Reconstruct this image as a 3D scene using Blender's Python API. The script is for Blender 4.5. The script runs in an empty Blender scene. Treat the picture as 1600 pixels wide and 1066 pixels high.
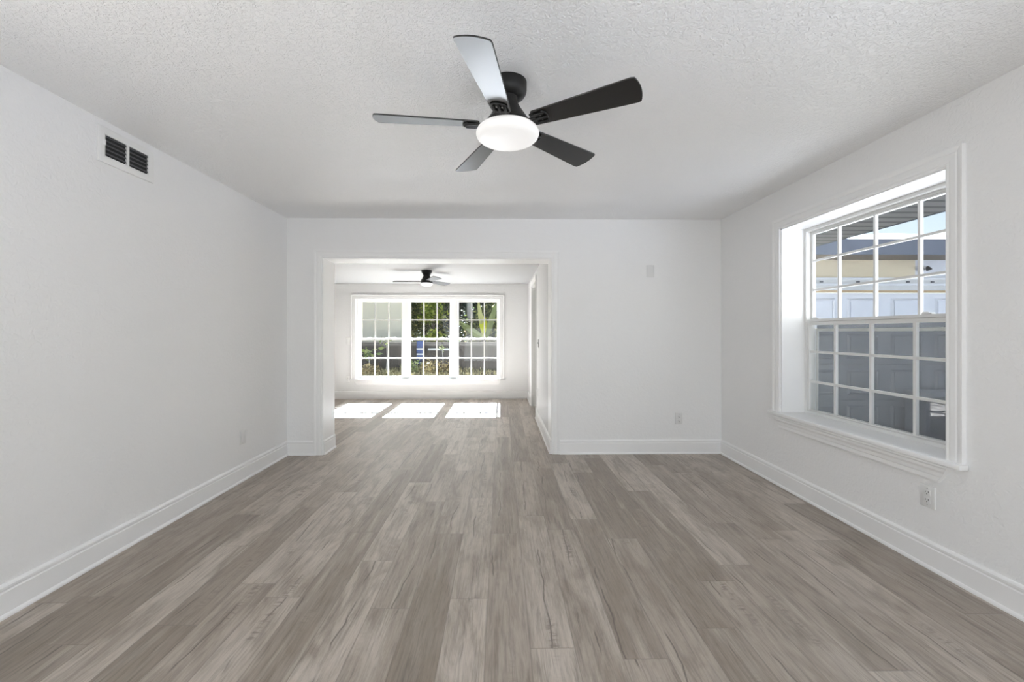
import bpy, bmesh, math, random
import numpy as np
from mathutils import Vector, Matrix
R = math.radians
PI = math.pi
SC = bpy.context.scene
COL = SC.collection

# ------------------------------------------------------------------ camera, sky, sun, lights, exposure
cam_d = bpy.data.cameras.new('camera')
cam = bpy.data.objects.new('camera', cam_d)
COL.objects.link(cam)
cam.location = (0, 0, 1.26)
cam.rotation_euler = (R(90), 0, -math.atan(0.014))
cam_d.sensor_width = 36.0
cam_d.lens = 660 * 36 / 1600
cam_d.shift_x = (800 - 792.24) / 1600
cam_d.shift_y = -(533 - 520) / 1600
cam_d.clip_start = 0.05
cam_d.clip_end = 200
SC.camera = cam

SC.view_settings.view_transform = 'Standard'
SC.view_settings.look = 'None'
SC.view_settings.gamma = 1
SC.view_settings.use_curve_mapping = False
SC.view_settings.exposure = 0.92
SC.cycles.max_bounces = 14
SC.cycles.diffuse_bounces = 8
SC.cycles.glossy_bounces = 5
SC.cycles.transmission_bounces = 6
SC.cycles.transparent_max_bounces = 24
SC.cycles.caustics_reflective = False
SC.cycles.caustics_refractive = False
SC.cycles.sample_clamp_indirect = 6.0

SUN_EL = R(34.9)
world = bpy.data.worlds.new('sky')
SC.world = world
world.use_nodes = True
wn = world.node_tree
wn.nodes.clear()
sky = wn.nodes.new('ShaderNodeTexSky')
sky.sky_type = 'NISHITA'
sky.sun_disc = False
sky.sun_elevation = SUN_EL
sky.sun_rotation = 0
sky.air_density = 1.0
sky.dust_density = 0.6
sky.ozone_density = 1.0
bg = wn.nodes.new('ShaderNodeBackground')
bg.inputs['Strength'].default_value = 0.20
wo = wn.nodes.new('ShaderNodeOutputWorld')
hsv = wn.nodes.new('ShaderNodeHueSaturation')
hsv.inputs['Saturation'].default_value = 1.0
wn.links.new(sky.outputs[0], hsv.inputs['Color'])
gam = wn.nodes.new('ShaderNodeGamma')
gam.inputs['Gamma'].default_value = 0.55
wn.links.new(hsv.outputs[0], gam.inputs[0])
wn.links.new(gam.outputs[0], bg.inputs[0])
wn.links.new(bg.outputs[0], wo.inputs[0])


def lamp(name, kind, loc, rot, energy, color=(1, 1, 1), sx=1, sy=1):
    d = bpy.data.lights.new(name, kind)
    d.energy = energy
    d.color = color
    if kind == 'AREA':
        d.shape = 'RECTANGLE'
        d.size, d.size_y = sx, sy
    o = bpy.data.objects.new(name, d)
    o.location = loc
    o.rotation_euler = rot
    COL.objects.link(o)
    return o


sun = lamp('sun', 'SUN', (0, 14, 12), (-(PI / 2 - SUN_EL), 0, 0), 155.0, (0.87, 0.955, 1.09))
sun.data.angle = R(0.12)
# added fill light at made-up patio doors behind the camera
lamp('rear_fill_light', 'AREA', (0.0, -2.3, .75), (R(132), 0, 0), 34, (0.95, 0.98, 1.0), 3.2, 1.9)
# added fill lights at two made-up side windows behind the viewer
lamp('left_fill_light', 'AREA', (-2.12, -.1, 1.35), (0, R(-104), 0), 8, (0.95, 0.98, 1.0), 1.3, 1.8)
lamp('right_fill_light', 'AREA', (2.22, -.1, 1.35), (0, R(104), 0), 8, (0.95, 0.98, 1.0), 1.3, 1.8)
# daylight through the three far windows and through the side window
lamp('far_window_daylight', 'AREA', (-1.40, 8.47, 1.14), (R(-90), 0, 0), 8, (1.0, 1.0, 1.0), 2.7, 1.4)
lamp('side_window_daylight', 'AREA', (2.66, 2.79, 1.45), (0, R(90), 0), 8.5, (0.97, 0.985, 1.0), 1.2, 1.2)

# ------------------------------------------------------------------ mesh helpers


class MB:
    def __init__(self):
        self.v, self.f = [], []

    def add(self, vs, fs):
        n = len(self.v)
        self.v += [tuple(p) for p in vs]
        self.f += [tuple(i + n for i in q) for q in fs]
        return self

    def box(self, x0, x1, y0, y1, z0, z1, m=None):
        vs = [(x, y, z) for x in (x0, x1) for y in (y0, y1) for z in (z0, z1)]
        if m is not None:
            vs = [m @ Vector(p) for p in vs]
        return self.add(vs, [(0, 1, 3, 2), (4, 6, 7, 5), (0, 4, 5, 1), (2, 3, 7, 6), (0, 2, 6, 4), (1, 5, 7, 3)])

    def prism(self, prof, fn0, fn1):
        """profile points sent through two placing functions; capped"""
        n = len(prof)
        vs = [fn0(*p) for p in prof] + [fn1(*p) for p in prof]
        fs = [(i, (i + 1) % n, n + (i + 1) % n, n + i) for i in range(n)]
        fs += [tuple(range(n))[::-1], tuple(range(n, 2 * n))]
        return self.add(vs, fs)

    def lathe(self, prof, c, seg=48):
        """profile (r, z) round the vertical axis through c"""
        vs, fs = [], []
        n = len(prof)
        for k in range(seg):
            a = 2 * PI * k / seg
            for r, z in prof:
                vs.append((c[0] + r * math.cos(a), c[1] + r * math.sin(a), c[2] + z))
        for k in range(seg):
            k2 = (k + 1) % seg
            for i in range(n - 1):
                fs.append((k * n + i, k2 * n + i, k2 * n + i + 1, k * n + i + 1))
        fs.append(tuple(k * n for k in range(seg))[::-1])
        fs.append(tuple(k * n + n - 1 for k in range(seg)))
        return self.add(vs, fs)

    def tube(self, pts, rad, seg=8):
        pts = [Vector(p) for p in pts]
        rr = rad if isinstance(rad, (list, tuple)) else [rad] * len(pts)
        vs, fs = [], []
        for i, p in enumerate(pts):
            d = (pts[min(i + 1, len(pts) - 1)] - pts[max(i - 1, 0)]).normalized()
            u = d.orthogonal().normalized() if abs(d.z) > .9 else d.cross(Vector((0, 0, 1))).normalized()
            w = d.cross(u)
            for k in range(seg):
                a = 2 * PI * k / seg
                vs.append(p + (u * math.cos(a) + w * math.sin(a)) * rr[i])
        for i in range(len(pts) - 1):
            for k in range(seg):
                k2 = (k + 1) % seg
                fs.append((i * seg + k, i * seg + k2, (i + 1) * seg + k2, (i + 1) * seg + k))
        fs.append(tuple(range(seg))[::-1])
        fs.append(tuple((len(pts) - 1) * seg + k for k in range(seg)))
        return self.add(vs, fs)

    def ring(self, u0, u1, v0, v1, prof, pm, sides=4):
        """a mitred frame round the rectangle; profile (d outward from the edge, t thickness); sides=3 leaves the foot open"""
        def cs(d, t):
            if sides == 4:
                return [pm(u0 - d, v0 - d, t), pm(u0 - d, v1 + d, t), pm(u1 + d, v1 + d, t), pm(u1 + d, v0 - d, t)]
            return [pm(u0 - d, v0, t), pm(u0 - d, v1 + d, t), pm(u1 + d, v1 + d, t), pm(u1 + d, v0, t)]
        n = len(prof)
        vs = []
        for p in prof:
            vs += cs(*p)
        fs = []
        for i in range(n):
            j = (i + 1) % n
            for k in range(4 if sides == 4 else 3):
                k2 = (k + 1) % 4
                fs.append((i * 4 + k, i * 4 + k2, j * 4 + k2, j * 4 + k))
        if sides == 3:
            fs.append(tuple(i * 4 for i in range(n)))
            fs.append(tuple(i * 4 + 3 for i in range(n))[::-1])
        return self.add(vs, fs)

    def build(self, name, m, parent=None, bevel=0, smooth=False, segs=2):
        me = bpy.data.meshes.new(name)
        me.from_pydata(self.v, [], self.f)
        bm = bmesh.new()
        bm.from_mesh(me)
        bmesh.ops.recalc_face_normals(bm, faces=bm.faces)
        if bevel:
            ed = [e for e in bm.edges if len(e.link_faces) == 2 and e.calc_face_angle(0) > R(25)]
            bmesh.ops.bevel(bm, geom=ed, offset=bevel, segments=segs, affect='EDGES', profile=.5, clamp_overlap=True)
        bm.to_mesh(me)
        bm.free()
        me.materials.append(m)
        if smooth or bevel:
            me.polygons.foreach_set('use_smooth', [True] * len(me.polygons))
            me.set_sharp_from_angle(angle=R(35))
        o = bpy.data.objects.new(name, me)
        COL.objects.link(o)
        if parent is not None:
            o.parent = parent
            o.matrix_parent_inverse = Matrix.Translation(-Vector(parent.location))
        return o


def tag(o, label, cat=None, group=None, kind=None):
    o['label'] = label
    if cat:
        o['category'] = cat
    if group:
        o['group'] = group
    if kind:
        o['kind'] = kind
    return o


def empty(name, loc, label, cat, group=None, kind=None):
    o = bpy.data.objects.new(name, None)
    o.empty_display_size = .1
    o.location = loc
    COL.objects.link(o)
    return tag(o, label, cat, group, kind)


# ------------------------------------------------------------------ materials


def new_mat(name):
    m = bpy.data.materials.new(name)
    m.use_nodes = True
    nt = m.node_tree
    nt.nodes.clear()
    out = nt.nodes.new('ShaderNodeOutputMaterial')
    return m, nt, out


def N(nt, t, **kw):
    n = nt.nodes.new('ShaderNode' + t)
    for k, v in kw.items():
        setattr(n, k, v)
    return n


def L(nt, a, b):
    nt.links.new(a, b)


def val(nt, sock, v):
    if hasattr(v, 'is_linked') or hasattr(v, 'links'):
        nt.links.new(v, sock)
    else:
        sock.default_value = v


def mth(nt, op, a, b=None, c=None):
    n = N(nt, 'Math', operation=op)
    val(nt, n.inputs[0], a)
    if b is not None:
        val(nt, n.inputs[1], b)
    if c is not None:
        val(nt, n.inputs[2], c)
    return n.outputs[0]


def ramp(nt, fac, stops, interp='LINEAR'):
    n = N(nt, 'ValToRGB')
    n.color_ramp.interpolation = interp
    e = n.color_ramp.elements
    while len(e) < len(stops):
        e.new(.5)
    for i, (p, c) in enumerate(stops):
        e[i].position = p
        e[i].color = (*c, 1) if len(c) == 3 else c
    L(nt, fac, n.inputs[0])
    return n.outputs[0]


def mixc(nt, f, a, b, mode='MIX'):
    n = N(nt, 'Mix', data_type='RGBA', blend_type=mode)
    val(nt, n.inputs[0], f)
    for s, v in ((n.inputs[6], a), (n.inputs[7], b)):
        if isinstance(v, (tuple, list)):
            s.default_value = (*v[:3], 1)
        else:
            L(nt, v, s)
    return n.outputs[2]


def noise(nt, vec, scale, detail=3, rough=.5, dist=0.0):
    n = N(nt, 'TexNoise')
    n.inputs['Scale'].default_value = scale
    n.inputs['Detail'].default_value = detail
    n.inputs['Roughness'].default_value = rough
    n.inputs['Distortion'].default_value = dist
    if vec is not None:
        L(nt, vec, n.inputs['Vector'])
    return n.outputs['Fac']


def bump(nt, h, dist, strength=1.0):
    n = N(nt, 'Bump')
    n.inputs['Strength'].default_value = strength
    n.inputs['Distance'].default_value = dist
    L(nt, h, n.inputs['Height'])
    return n.outputs[0]


def principled(nt, out, col, rough, spec=.5, normal=None, metal=0.0):
    p = N(nt, 'BsdfPrincipled')
    val(nt, p.inputs['Base Color'], (*col, 1) if isinstance(col, tuple) else col)
    val(nt, p.inputs['Roughness'], rough)
    p.inputs['Specular IOR Level'].default_value = spec
    p.inputs['Metallic'].default_value = metal
    if normal is not None:
        L(nt, normal, p.inputs['Normal'])
    L(nt, p.outputs[0], out.inputs[0])
    return p


def simple(name, col, rough=.5, spec=.5, metal=0.0, var=.06, scale=8, bmp=0.0, bscale=60):
    m, nt, out = new_mat(name)
    tc = N(nt, 'TexCoord').outputs['Object']
    f = noise(nt, tc, scale, 3)
    c = mixc(nt, f, tuple(x * (1 - var) for x in col), tuple(min(1, x * (1 + var)) for x in col))
    nrm = bump(nt, noise(nt, tc, bscale, 3), bmp) if bmp else None
    principled(nt, out, c, rough, spec, nrm, metal)
    return m


def mat_wall(name, col, scale, dist, rough):
    m, nt, out = new_mat(name)
    tc = N(nt, 'TexCoord').outputs['Object']
    a = noise(nt, tc, scale, 3, .55, .3)
    b = noise(nt, tc, scale * .35, 2, .5, .8)
    h = mth(nt, 'ADD', mth(nt, 'MULTIPLY', a, .5), ramp(nt, b, [(.42, (0, 0, 0)), (.6, (1, 1, 1))]))
    principled(nt, out, col, rough, .4, bump(nt, h, dist))
    return m


def mat_ceiling():
    m, nt, out = new_mat('knockdown_ceiling_paint')
    tc = N(nt, 'TexCoord').outputs['Object']
    a = noise(nt, tc, 58, 3, .6, .9)
    b = noise(nt, tc, 110, 3, .6, .6)
    h = mth(nt, 'ADD', ramp(nt, a, [(.40, (0, 0, 0)), (.56, (1, 1, 1))]), mth(nt, 'MULTIPLY', b, .7))
    principled(nt, out, (.92, .92, .92), .30, .5, bump(nt, h, .0020))
    return m


def mat_floor():
    """grey brown plank flooring: boards .178 wide, 1.22 long, running away from the camera"""
    m, nt, out = new_mat('grey_oak_planks')
    tc = N(nt, 'TexCoord').outputs['Object']
    sp = N(nt, 'SeparateXYZ')
    L(nt, tc, sp.inputs[0])
    x, y = sp.outputs[0], sp.outputs[1]
    W, LEN = .178, 1.22
    xs = mth(nt, 'DIVIDE', mth(nt, 'ADD', x, 10.03), W)
    row = mth(nt, 'FLOOR', xs)
    fx = mth(nt, 'FRACT', xs)
    w1 = N(nt, 'TexWhiteNoise', noise_dimensions='1D')
    L(nt, row, w1.inputs['W'])
    ys = mth(nt, 'ADD', mth(nt, 'DIVIDE', mth(nt, 'ADD', y, 20.0), LEN), mth(nt, 'MULTIPLY', w1.outputs[0], 7.3))
    colm = mth(nt, 'FLOOR', ys)
    fy = mth(nt, 'FRACT', ys)
    cv = N(nt, 'CombineXYZ')
    L(nt, row, cv.inputs[0])
    L(nt, colm, cv.inputs[1])
    w2 = N(nt, 'TexWhiteNoise', noise_dimensions='3D')
    L(nt, cv.outputs[0], w2.inputs['Vector'])
    rnd = w2.outputs['Value']
    rcol = N(nt, 'SeparateColor')
    L(nt, w2.outputs['Color'], rcol.inputs[0])
    # board-local coordinates, shifted per board
    gv = N(nt, 'CombineXYZ')
    L(nt, mth(nt, 'ADD', x, mth(nt, 'MULTIPLY', rcol.outputs[0], 37.0)), gv.inputs[0])
    L(nt, mth(nt, 'ADD', y, mth(nt, 'MULTIPLY', rcol.outputs[1], 53.0)), gv.inputs[1])
    L(nt, mth(nt, 'MULTIPLY', rnd, 11.0), gv.inputs[2])

    def stretched(sx, sy):
        mp = N(nt, 'Mapping')
        mp.inputs['Scale'].default_value = (sx, sy, 1)
        L(nt, gv.outputs[0], mp.inputs[0])
        return mp.outputs[0]
    grain = noise(nt, stretched(75, 4.5), 1.0, 6, .68, .5)
    fine = noise(nt, stretched(260, 14), 1.0, 3, .6)
    cloud = noise(nt, stretched(8, 2.4), 1.0, 5, .62, .8)
    streak = noise(nt, stretched(16, 1.0), 1.0, 3, .5, .4)
    # board tone: mostly mid, some light, a few dark
    base = ramp(nt, rnd, [(0, (0.250, 0.206, 0.165)), (.25, (0.355, 0.303, 0.254)), (.6, (0.425, 0.370, 0.316)), (1, (0.490, 0.432, 0.374))])
    c = mixc(nt, ramp(nt, cloud, [(.34, (0.72, 0.72, 0.72)), (.58, (0, 0, 0))]), base, (0.215, 0.171, 0.131))
    c = mixc(nt, ramp(nt, streak, [(.52, (0, 0, 0)), (.75, (0.602, 0.602, 0.602))]), c, (0.540, 0.482, 0.420))
    g = ramp(nt, grain, [(.3, (0.602, 0.593, 0.585)), (.52, (1, 1, 1)), (.75, (1.12, 1.12, 1.12))])
    c = mixc(nt, 1.0, c, g, 'MULTIPLY')
    c = mixc(nt, .35, c, ramp(nt, fine, [(.3, (0.619, 0.619, 0.619)), (.6, (1.1, 1.1, 1.1))]), 'MULTIPLY')
    # drying cracks: thin wandering dark lines on part of the boards
    wob = noise(nt, stretched(.5, .8), 1.0, 5, .55)
    cx = mth(nt, 'ADD', mth(nt, 'ADD', fx, mth(nt, 'MULTIPLY', wob, 1.3)), mth(nt, 'MULTIPLY', rcol.outputs[2], .6))
    dist = mth(nt, 'ABSOLUTE', mth(nt, 'SUBTRACT', cx, 1.3))
    line = ramp(nt, dist, [(0, (1, 1, 1)), (.030, (0, 0, 0))])
    where = ramp(nt, noise(nt, stretched(2, 3.4), 1.0, 1), [(.50, (0, 0, 0)), (.58, (1, 1, 1))])
    crack = mth(nt, 'MULTIPLY', mth(nt, 'MULTIPLY', line, where), .95)
    c = mixc(nt, crack, c, (0.095, 0.076, 0.060))
    # cross-saw figure: short dark ticks in a band down some boards
    tick = noise(nt, stretched(20, 60), 1.0, 2, .5, .5)
    band = ramp(nt, mth(nt, 'ABSOLUTE', mth(nt, 'SUBTRACT', fx, .55)), [(.05, (1, 1, 1)), (.16, (0, 0, 0))])
    bw = ramp(nt, noise(nt, stretched(.4, 1.4), 1.0, 1), [(.56, (0, 0, 0)), (.62, (1, 1, 1))])
    tk = mth(nt, 'MULTIPLY', mth(nt, 'MULTIPLY', ramp(nt, tick, [(.5, (0, 0, 0)), (.62, (1, 1, 1))]), band), mth(nt, 'MULTIPLY', bw, .75))
    c = mixc(nt, tk, c, (0.181, 0.146, 0.119))
    # joints
    ex = mth(nt, 'MULTIPLY', mth(nt, 'MINIMUM', fx, mth(nt, 'SUBTRACT', 1.0, fx)), W)
    ey = mth(nt, 'MULTIPLY', mth(nt, 'MINIMUM', fy, mth(nt, 'SUBTRACT', 1.0, fy)), LEN)
    ed = mth(nt, 'MINIMUM', ex, ey)
    jt = ramp(nt, ed, [(.0004, (1, 1, 1)), (.0016, (0, 0, 0))])
    c = mixc(nt, mth(nt, 'MULTIPLY', jt, .55), c, (0.146, 0.120, 0.099))
    h = mth(nt, 'SUBTRACT', mth(nt, 'MULTIPLY', grain, .5), mth(nt, 'MULTIPLY', jt, .6))
    h = mth(nt, 'SUBTRACT', h, mth(nt, 'MULTIPLY', crack, .6))
    rough = mth(nt, 'ADD', .30, mth(nt, 'MULTIPLY', grain, .16))
    principled(nt, out, c, rough, .9, bump(nt, h, .0009))
    return m


def mat_glass():
    m, nt, out = new_mat('window_glass')
    lw = N(nt, 'LayerWeight')
    lw.inputs[0].default_value = .5
    f = mth(nt, 'ADD', .025, mth(nt, 'MULTIPLY', mth(nt, 'POWER', lw.outputs['Facing'], 5.0), .6))
    t = N(nt, 'BsdfTransparent')
    t.inputs[0].default_value = (.97, .98, .975, 1)
    g = N(nt, 'BsdfGlossy')
    g.inputs['Roughness'].default_value = .01
    mx = N(nt, 'MixShader')
    L(nt, f, mx.inputs[0])
    L(nt, t.outputs[0], mx.inputs[1])
    L(nt, g.outputs[0], mx.inputs[2])
    L(nt, mx.outputs[0], out.inputs[0])
    return m


def mat_screen():
    m, nt, out = new_mat('insect_screen')
    t = N(nt, 'BsdfTransparent')
    d = N(nt, 'BsdfDiffuse')
    tc = N(nt, 'TexCoord').outputs['Object']
    c = ramp(nt, noise(nt, tc, 9, 2), [(.3, (.16, .16, .165)), (.7, (.20, .20, .205))])
    L(nt, c, d.inputs[0])
    mx = N(nt, 'MixShader')
    mx.inputs[0].default_value = .56
    L(nt, t.outputs[0], mx.inputs[1])
    L(nt, d.outputs[0], mx.inputs[2])
    L(nt, mx.outputs[0], out.inputs[0])
    return m


def mat_lamp(name, col, s):
    m, nt, out = new_mat(name)
    p = principled(nt, out, (.5, .5, .5), .35)
    p.inputs['Emission Color'].default_value = (*col, 1)
    p.inputs['Emission Strength'].default_value = s
    return m


def mat_leaf(name, stops, trans=.45):
    m, nt, out = new_mat(name)
    g = N(nt, 'NewGeometry')
    c = ramp(nt, g.outputs['Random Per Island'], stops)
    d = N(nt, 'BsdfPrincipled')
    d.inputs['Roughness'].default_value = .5
    L(nt, c, d.inputs['Base Color'])
    t = N(nt, 'BsdfTranslucent')
    L(nt, mixc(nt, 1.0, c, (1.0, 1.0, .55), 'MULTIPLY'), t.inputs[0])
    mx = N(nt, 'MixShader')
    mx.inputs[0].default_value = trans
    L(nt, d.outputs[0], mx.inputs[1])
    L(nt, t.outputs[0], mx.inputs[2])
    L(nt, mx.outputs[0], out.inputs[0])
    return m


def mat_boards(name, c0, c1, axis, width, gap=.06):
    """upright or level boards with dark gaps"""
    m, nt, out = new_mat(name)
    tc = N(nt, 'TexCoord').outputs['Object']
    sp = N(nt, 'SeparateXYZ')
    L(nt, tc, sp.inputs[0])
    s = mth(nt, 'DIVIDE', mth(nt, 'ADD', sp.outputs[axis], 50.0), width)
    w = N(nt, 'TexWhiteNoise', noise_dimensions='1D')
    L(nt, mth(nt, 'FLOOR', s), w.inputs['W'])
    c = mixc(nt, mth(nt, 'ADD', mth(nt, 'MULTIPLY', w.outputs[0], .6), mth(nt, 'MULTIPLY', noise(nt, tc, 14, 4), .4)), c0, c1)
    fr = mth(nt, 'FRACT', s)
    e = ramp(nt, fr, [(0, (1, 1, 1)), (gap, (0, 0, 0))], 'CONSTANT')
    c = mixc(nt, mth(nt, 'MULTIPLY', e, .7), c, tuple(x * .25 for x in c0))
    principled(nt, out, c, .7, .3)
    return m


M_WALL = mat_wall('white_wall_paint', (.84, .84, .84), 110, .0007, .5)
M_SMOOTH = mat_wall('dimmed_far_room_paint', (.64, .64, .64), 110, .0004, .5)  # white walls greyed in colour to hold back the strong sun bounce
M_CEIL_FAR = mat_wall('dimmed_far_ceiling_paint', (.33, .33, .33), 110, .0004, .6)  # white ceiling greyed further, offsetting light from the sun patch below
M_CEIL = mat_ceiling()
M_FLOOR = mat_floor()
M_TRIM = simple('white_trim_enamel', (.86, .86, .86), .3, .5, var=.01)
M_VINYL = simple('white_window_frame', (.74, .74, .73), .35, .5, var=.02)
M_MUNT = simple('greyish_muntin', (.50, .49, .46), .4, .4, var=.02)
M_VINYLW = simple('bright_window_frame', (.86, .86, .855), .35, .5, var=.01)
M_TRIMF = simple('dimmed_far_trim_enamel', (.70, .70, .70), .4, .4, var=.01)  # white trim greyed along with the far walls against the strong light
M_PLATE = simple('white_plate_plastic', (.73, .73, .725), .35, .5, var=.01)
M_SLOT = simple('dark_slot', (.03, .03, .03), .6)
M_GLASS = mat_glass()
M_SCREEN = mat_screen()
M_BLACK = simple('black_satin_fan', (.010, .0097, .0094), .42, .35, var=.1)
M_BLADE = simple('black_fan_blade', (.009, .0087, .0084), .30, .75, var=.12, scale=5)
M_LAMP = mat_lamp('opal_lamp_glass', (1.0, .975, .95), .30)
M_LAMP2 = mat_lamp('opal_lamp_far', (1.0, .99, .97), .9)
M_VENT = simple('white_vent_enamel', (.80, .80, .79), .35, .5, var=.02)
M_DUCT = simple('dark_duct', (.02, .02, .022), .7)
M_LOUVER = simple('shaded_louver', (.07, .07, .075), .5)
M_STEEL = simple('brushed_steel', (.16, .16, .16), .35, .5, .8)
M_SCREW = simple('screw_metal', (.45, .45, .45), .4, .5, .6)

# ------------------------------------------------------------------ setting: main room
XL, XR, YB, ZC = -2.205, 2.30, 4.38, 2.44
YR = -3.0
OX0, OX1, OZ = -1.838, .524, 2.027          # cased opening in the back wall
YF, ZF = 8.10, 2.193                        # far room
YJ = 4.68                                   # back of the opening's jamb
WY0, WY1, WZ0, WZ1 = 2.143, 3.443, .60, 2.115   # side window
DY0, DY1, DZ = 6.30, 7.25, 2.05             # doorway in the far room


def S(o, label, cat):
    return tag(o, label, cat, kind='structure')


S(MB().box(-3.9, 2.7, YR - .2, 8.35, -.12, 0).build('floor', M_FLOOR), 'grey brown wood plank floor running through both rooms', 'floor')
S(MB().box(XL - .2, XR + .25, YR - .2, YB + .15, ZC, ZC + .15).build('ceiling', M_CEIL), 'white knockdown textured ceiling of the near room', 'ceiling')
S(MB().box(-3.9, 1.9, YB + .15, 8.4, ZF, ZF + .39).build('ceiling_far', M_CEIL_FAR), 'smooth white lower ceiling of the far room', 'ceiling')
w = MB()
w.box(XL - .2, XL, YR - .2, -1.0, 0, ZC)
w.box(XL - .2, XL, .8, YB + .15, 0, ZC)
w.box(XL - .2, XL, -1.0, .8, 0, .6)
w.box(XL - .2, XL, -1.0, .8, 2.1, ZC)
S(w.build('wall_left', M_WALL), 'long white textured wall holding the air vent', 'wall')
w = MB()
w.box(XR, 2.56, YR - .2, -1.0, 0, ZC)
w.box(XR, 2.56, .8, WY0, 0, ZC)
w.box(XR, 2.56, -1.0, .8, 0, .6)
w.box(XR, 2.56, -1.0, .8, 2.1, ZC)
w.box(XR, 2.56, WY1, YB + .3, 0, ZC)
w.box(XR, 2.56, WY0, WY1, 0, WZ0)
w.box(XR, 2.56, WY0, WY1, WZ1, ZC)
S(w.build('wall_right', M_WALL), 'white textured wall around the big side window', 'wall')
w = MB()
w.box(XL, OX0, YB, YJ, 0, ZC)
w.box(OX1, XR, YB, YJ, 0, ZC)
w.box(OX0, OX1, YB, YJ, OZ, ZC)
S(w.build('wall_back', M_WALL), 'white wall with the wide opening to the far room', 'wall')
w = MB()
w.box(XL, -1.7, YR - .2, YR, 0, ZC)
w.box(1.7, XR, YR - .2, YR, 0, ZC)
w.box(-1.7, 1.7, YR - .2, YR, 2.1, ZC)
S(w.build('wall_rear', M_WALL), 'white wall with added patio doors behind the viewer', 'wall')

# far room
FX0, FX1, FZ0, FZ1 = -2.78, -.022, .375, 1.90
w = MB()
w.box(-3.9, FX0, YF, 8.4, 0, ZF)
w.box(FX1, 1.9, YF, 8.4, 0, ZF)
w.box(FX0, FX1, YF, 8.4, 0, FZ0)
w.box(FX0, FX1, YF, 8.4, FZ1, ZF)
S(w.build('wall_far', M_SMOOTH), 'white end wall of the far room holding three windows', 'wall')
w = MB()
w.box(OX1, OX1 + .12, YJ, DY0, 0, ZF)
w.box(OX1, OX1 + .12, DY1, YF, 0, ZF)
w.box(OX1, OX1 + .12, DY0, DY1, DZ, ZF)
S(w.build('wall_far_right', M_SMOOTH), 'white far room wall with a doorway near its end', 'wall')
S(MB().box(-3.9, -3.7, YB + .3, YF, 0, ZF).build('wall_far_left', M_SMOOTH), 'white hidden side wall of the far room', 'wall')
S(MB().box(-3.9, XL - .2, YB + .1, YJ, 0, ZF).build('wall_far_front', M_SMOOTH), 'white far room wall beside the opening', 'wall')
w = MB()
w.box(1.75, 1.87, YJ, YF, 0, ZF)
S(w.build('wall_hall', M_SMOOTH), 'white hall wall beyond the far doorway', 'wall')

# ------------------------------------------------------------------ baseboards
BASE = [(0, 0), (.026, 0), (.026, .008), (.022, .016), (.016, .019), (.016, .112), (.0125, .116), (.0125, .121), (.015, .125), (.015, .135), (.010, .142), (.005, .146), (0, .147)]


def base_run(mb, axis, wall, sgn, a, b):
    """a length of baseboard; axis 'x' runs along X on the plane Y=wall, sgn points into the room"""
    if axis == 'x':
        mb.prism(BASE, lambda t, z: (a, wall + sgn * t, z), lambda t, z: (b, wall + sgn * t, z))
    else:
        mb.prism(BASE, lambda t, z: (wall + sgn * t, a, z), lambda t, z: (wall + sgn * t, b, z))
    return mb


S(base_run(MB(), 'y', XL, 1, YR, YB).build('baseboard_left', M_TRIM), 'white moulded baseboard along the wall with the vent', 'baseboard')
S(base_run(MB(), 'y', XR, -1, YR, YB).build('baseboard_right', M_TRIM), 'white moulded baseboard under the side window', 'baseboard')
CW = .085
mb = MB()
base_run(mb, 'x', YB, -1, XL, OX0 - CW)
base_run(mb, 'x', YB, -1, OX1 + CW, XR)
S(mb.build('baseboard_back', M_TRIM), 'white moulded baseboard beside the cased opening', 'baseboard')
mb = MB()
base_run(mb, 'y', OX0, 1, YB + .002, YJ)
S(mb.build('baseboard_jamb', M_TRIM), 'short white baseboard inside the opening', 'baseboard')
mb = MB()
base_run(mb, 'y', OX1, -1, YB + .002, DY0 - .07)
base_run(mb, 'y', OX1, -1, DY1 + .07, YF)
S(mb.build('baseboard_far_right', M_TRIM), 'white baseboard running from the opening to the far doorway', 'baseboard')
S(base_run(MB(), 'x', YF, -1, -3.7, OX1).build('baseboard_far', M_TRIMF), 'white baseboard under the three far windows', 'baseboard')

# ------------------------------------------------------------------ casings
CASE = [(0, 0), (0, .012), (.008, .016), (.018, .013), (.026, .016), (.050, .017), (.058, .014), (.066, .018), (.078, .021), (.085, .021), (.085, 0)]


def pm_back(Y):
    return lambda u, v, t: (u, Y - t, v)


def pm_right(X):
    return lambda u, v, t: (X - t, u, v)


t1 = empty('trim_1', (-.66, YB, 0), 'white casing around the wide opening to the far room', 'door casing', kind='structure')
MB().ring(OX0, OX1, 0, OZ, CASE, pm_back(YB), 3).build('casing', M_TRIM, t1)
t2 = empty('trim_2', (OX1, 6.8, 0), 'white casing of the narrow far doorway', 'door casing', kind='structure')
MB().ring(DY0, DY1, 0, DZ, [(d * .82, t * .9) for d, t in CASE], pm_right(OX1), 3).build('casing', M_TRIM, t2)
jl = MB()
jl.box(OX0, OX0 + .004, YB + .001, YJ - .001, 0, OZ)
jl.box(OX1 - .004, OX1, YB + .001, YJ - .001, 0, OZ)
jl.box(OX0 + .004, OX1 - .004, YB + .001, YJ - .001, OZ - .004, OZ)
jl.build('jamb', simple('bright_jamb_enamel', (.94, .94, .94), .35, .5, var=.01), t1)
j = MB()
j.box(OX1 + .001, OX1 + .119, DY1 - .018, DY1, 0, DZ)
j.box(OX1 + .001, OX1 + .119, DY0, DY0 + .018, 0, DZ)
j.box(OX1 + .001, OX1 + .119, DY0, DY1, DZ - .018, DZ)
j.box(OX1 + .045, OX1 + .085, DY1 - .030, DY1 - .018, 0, DZ)
j.build('jamb', M_VINYL, t2)

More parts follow.
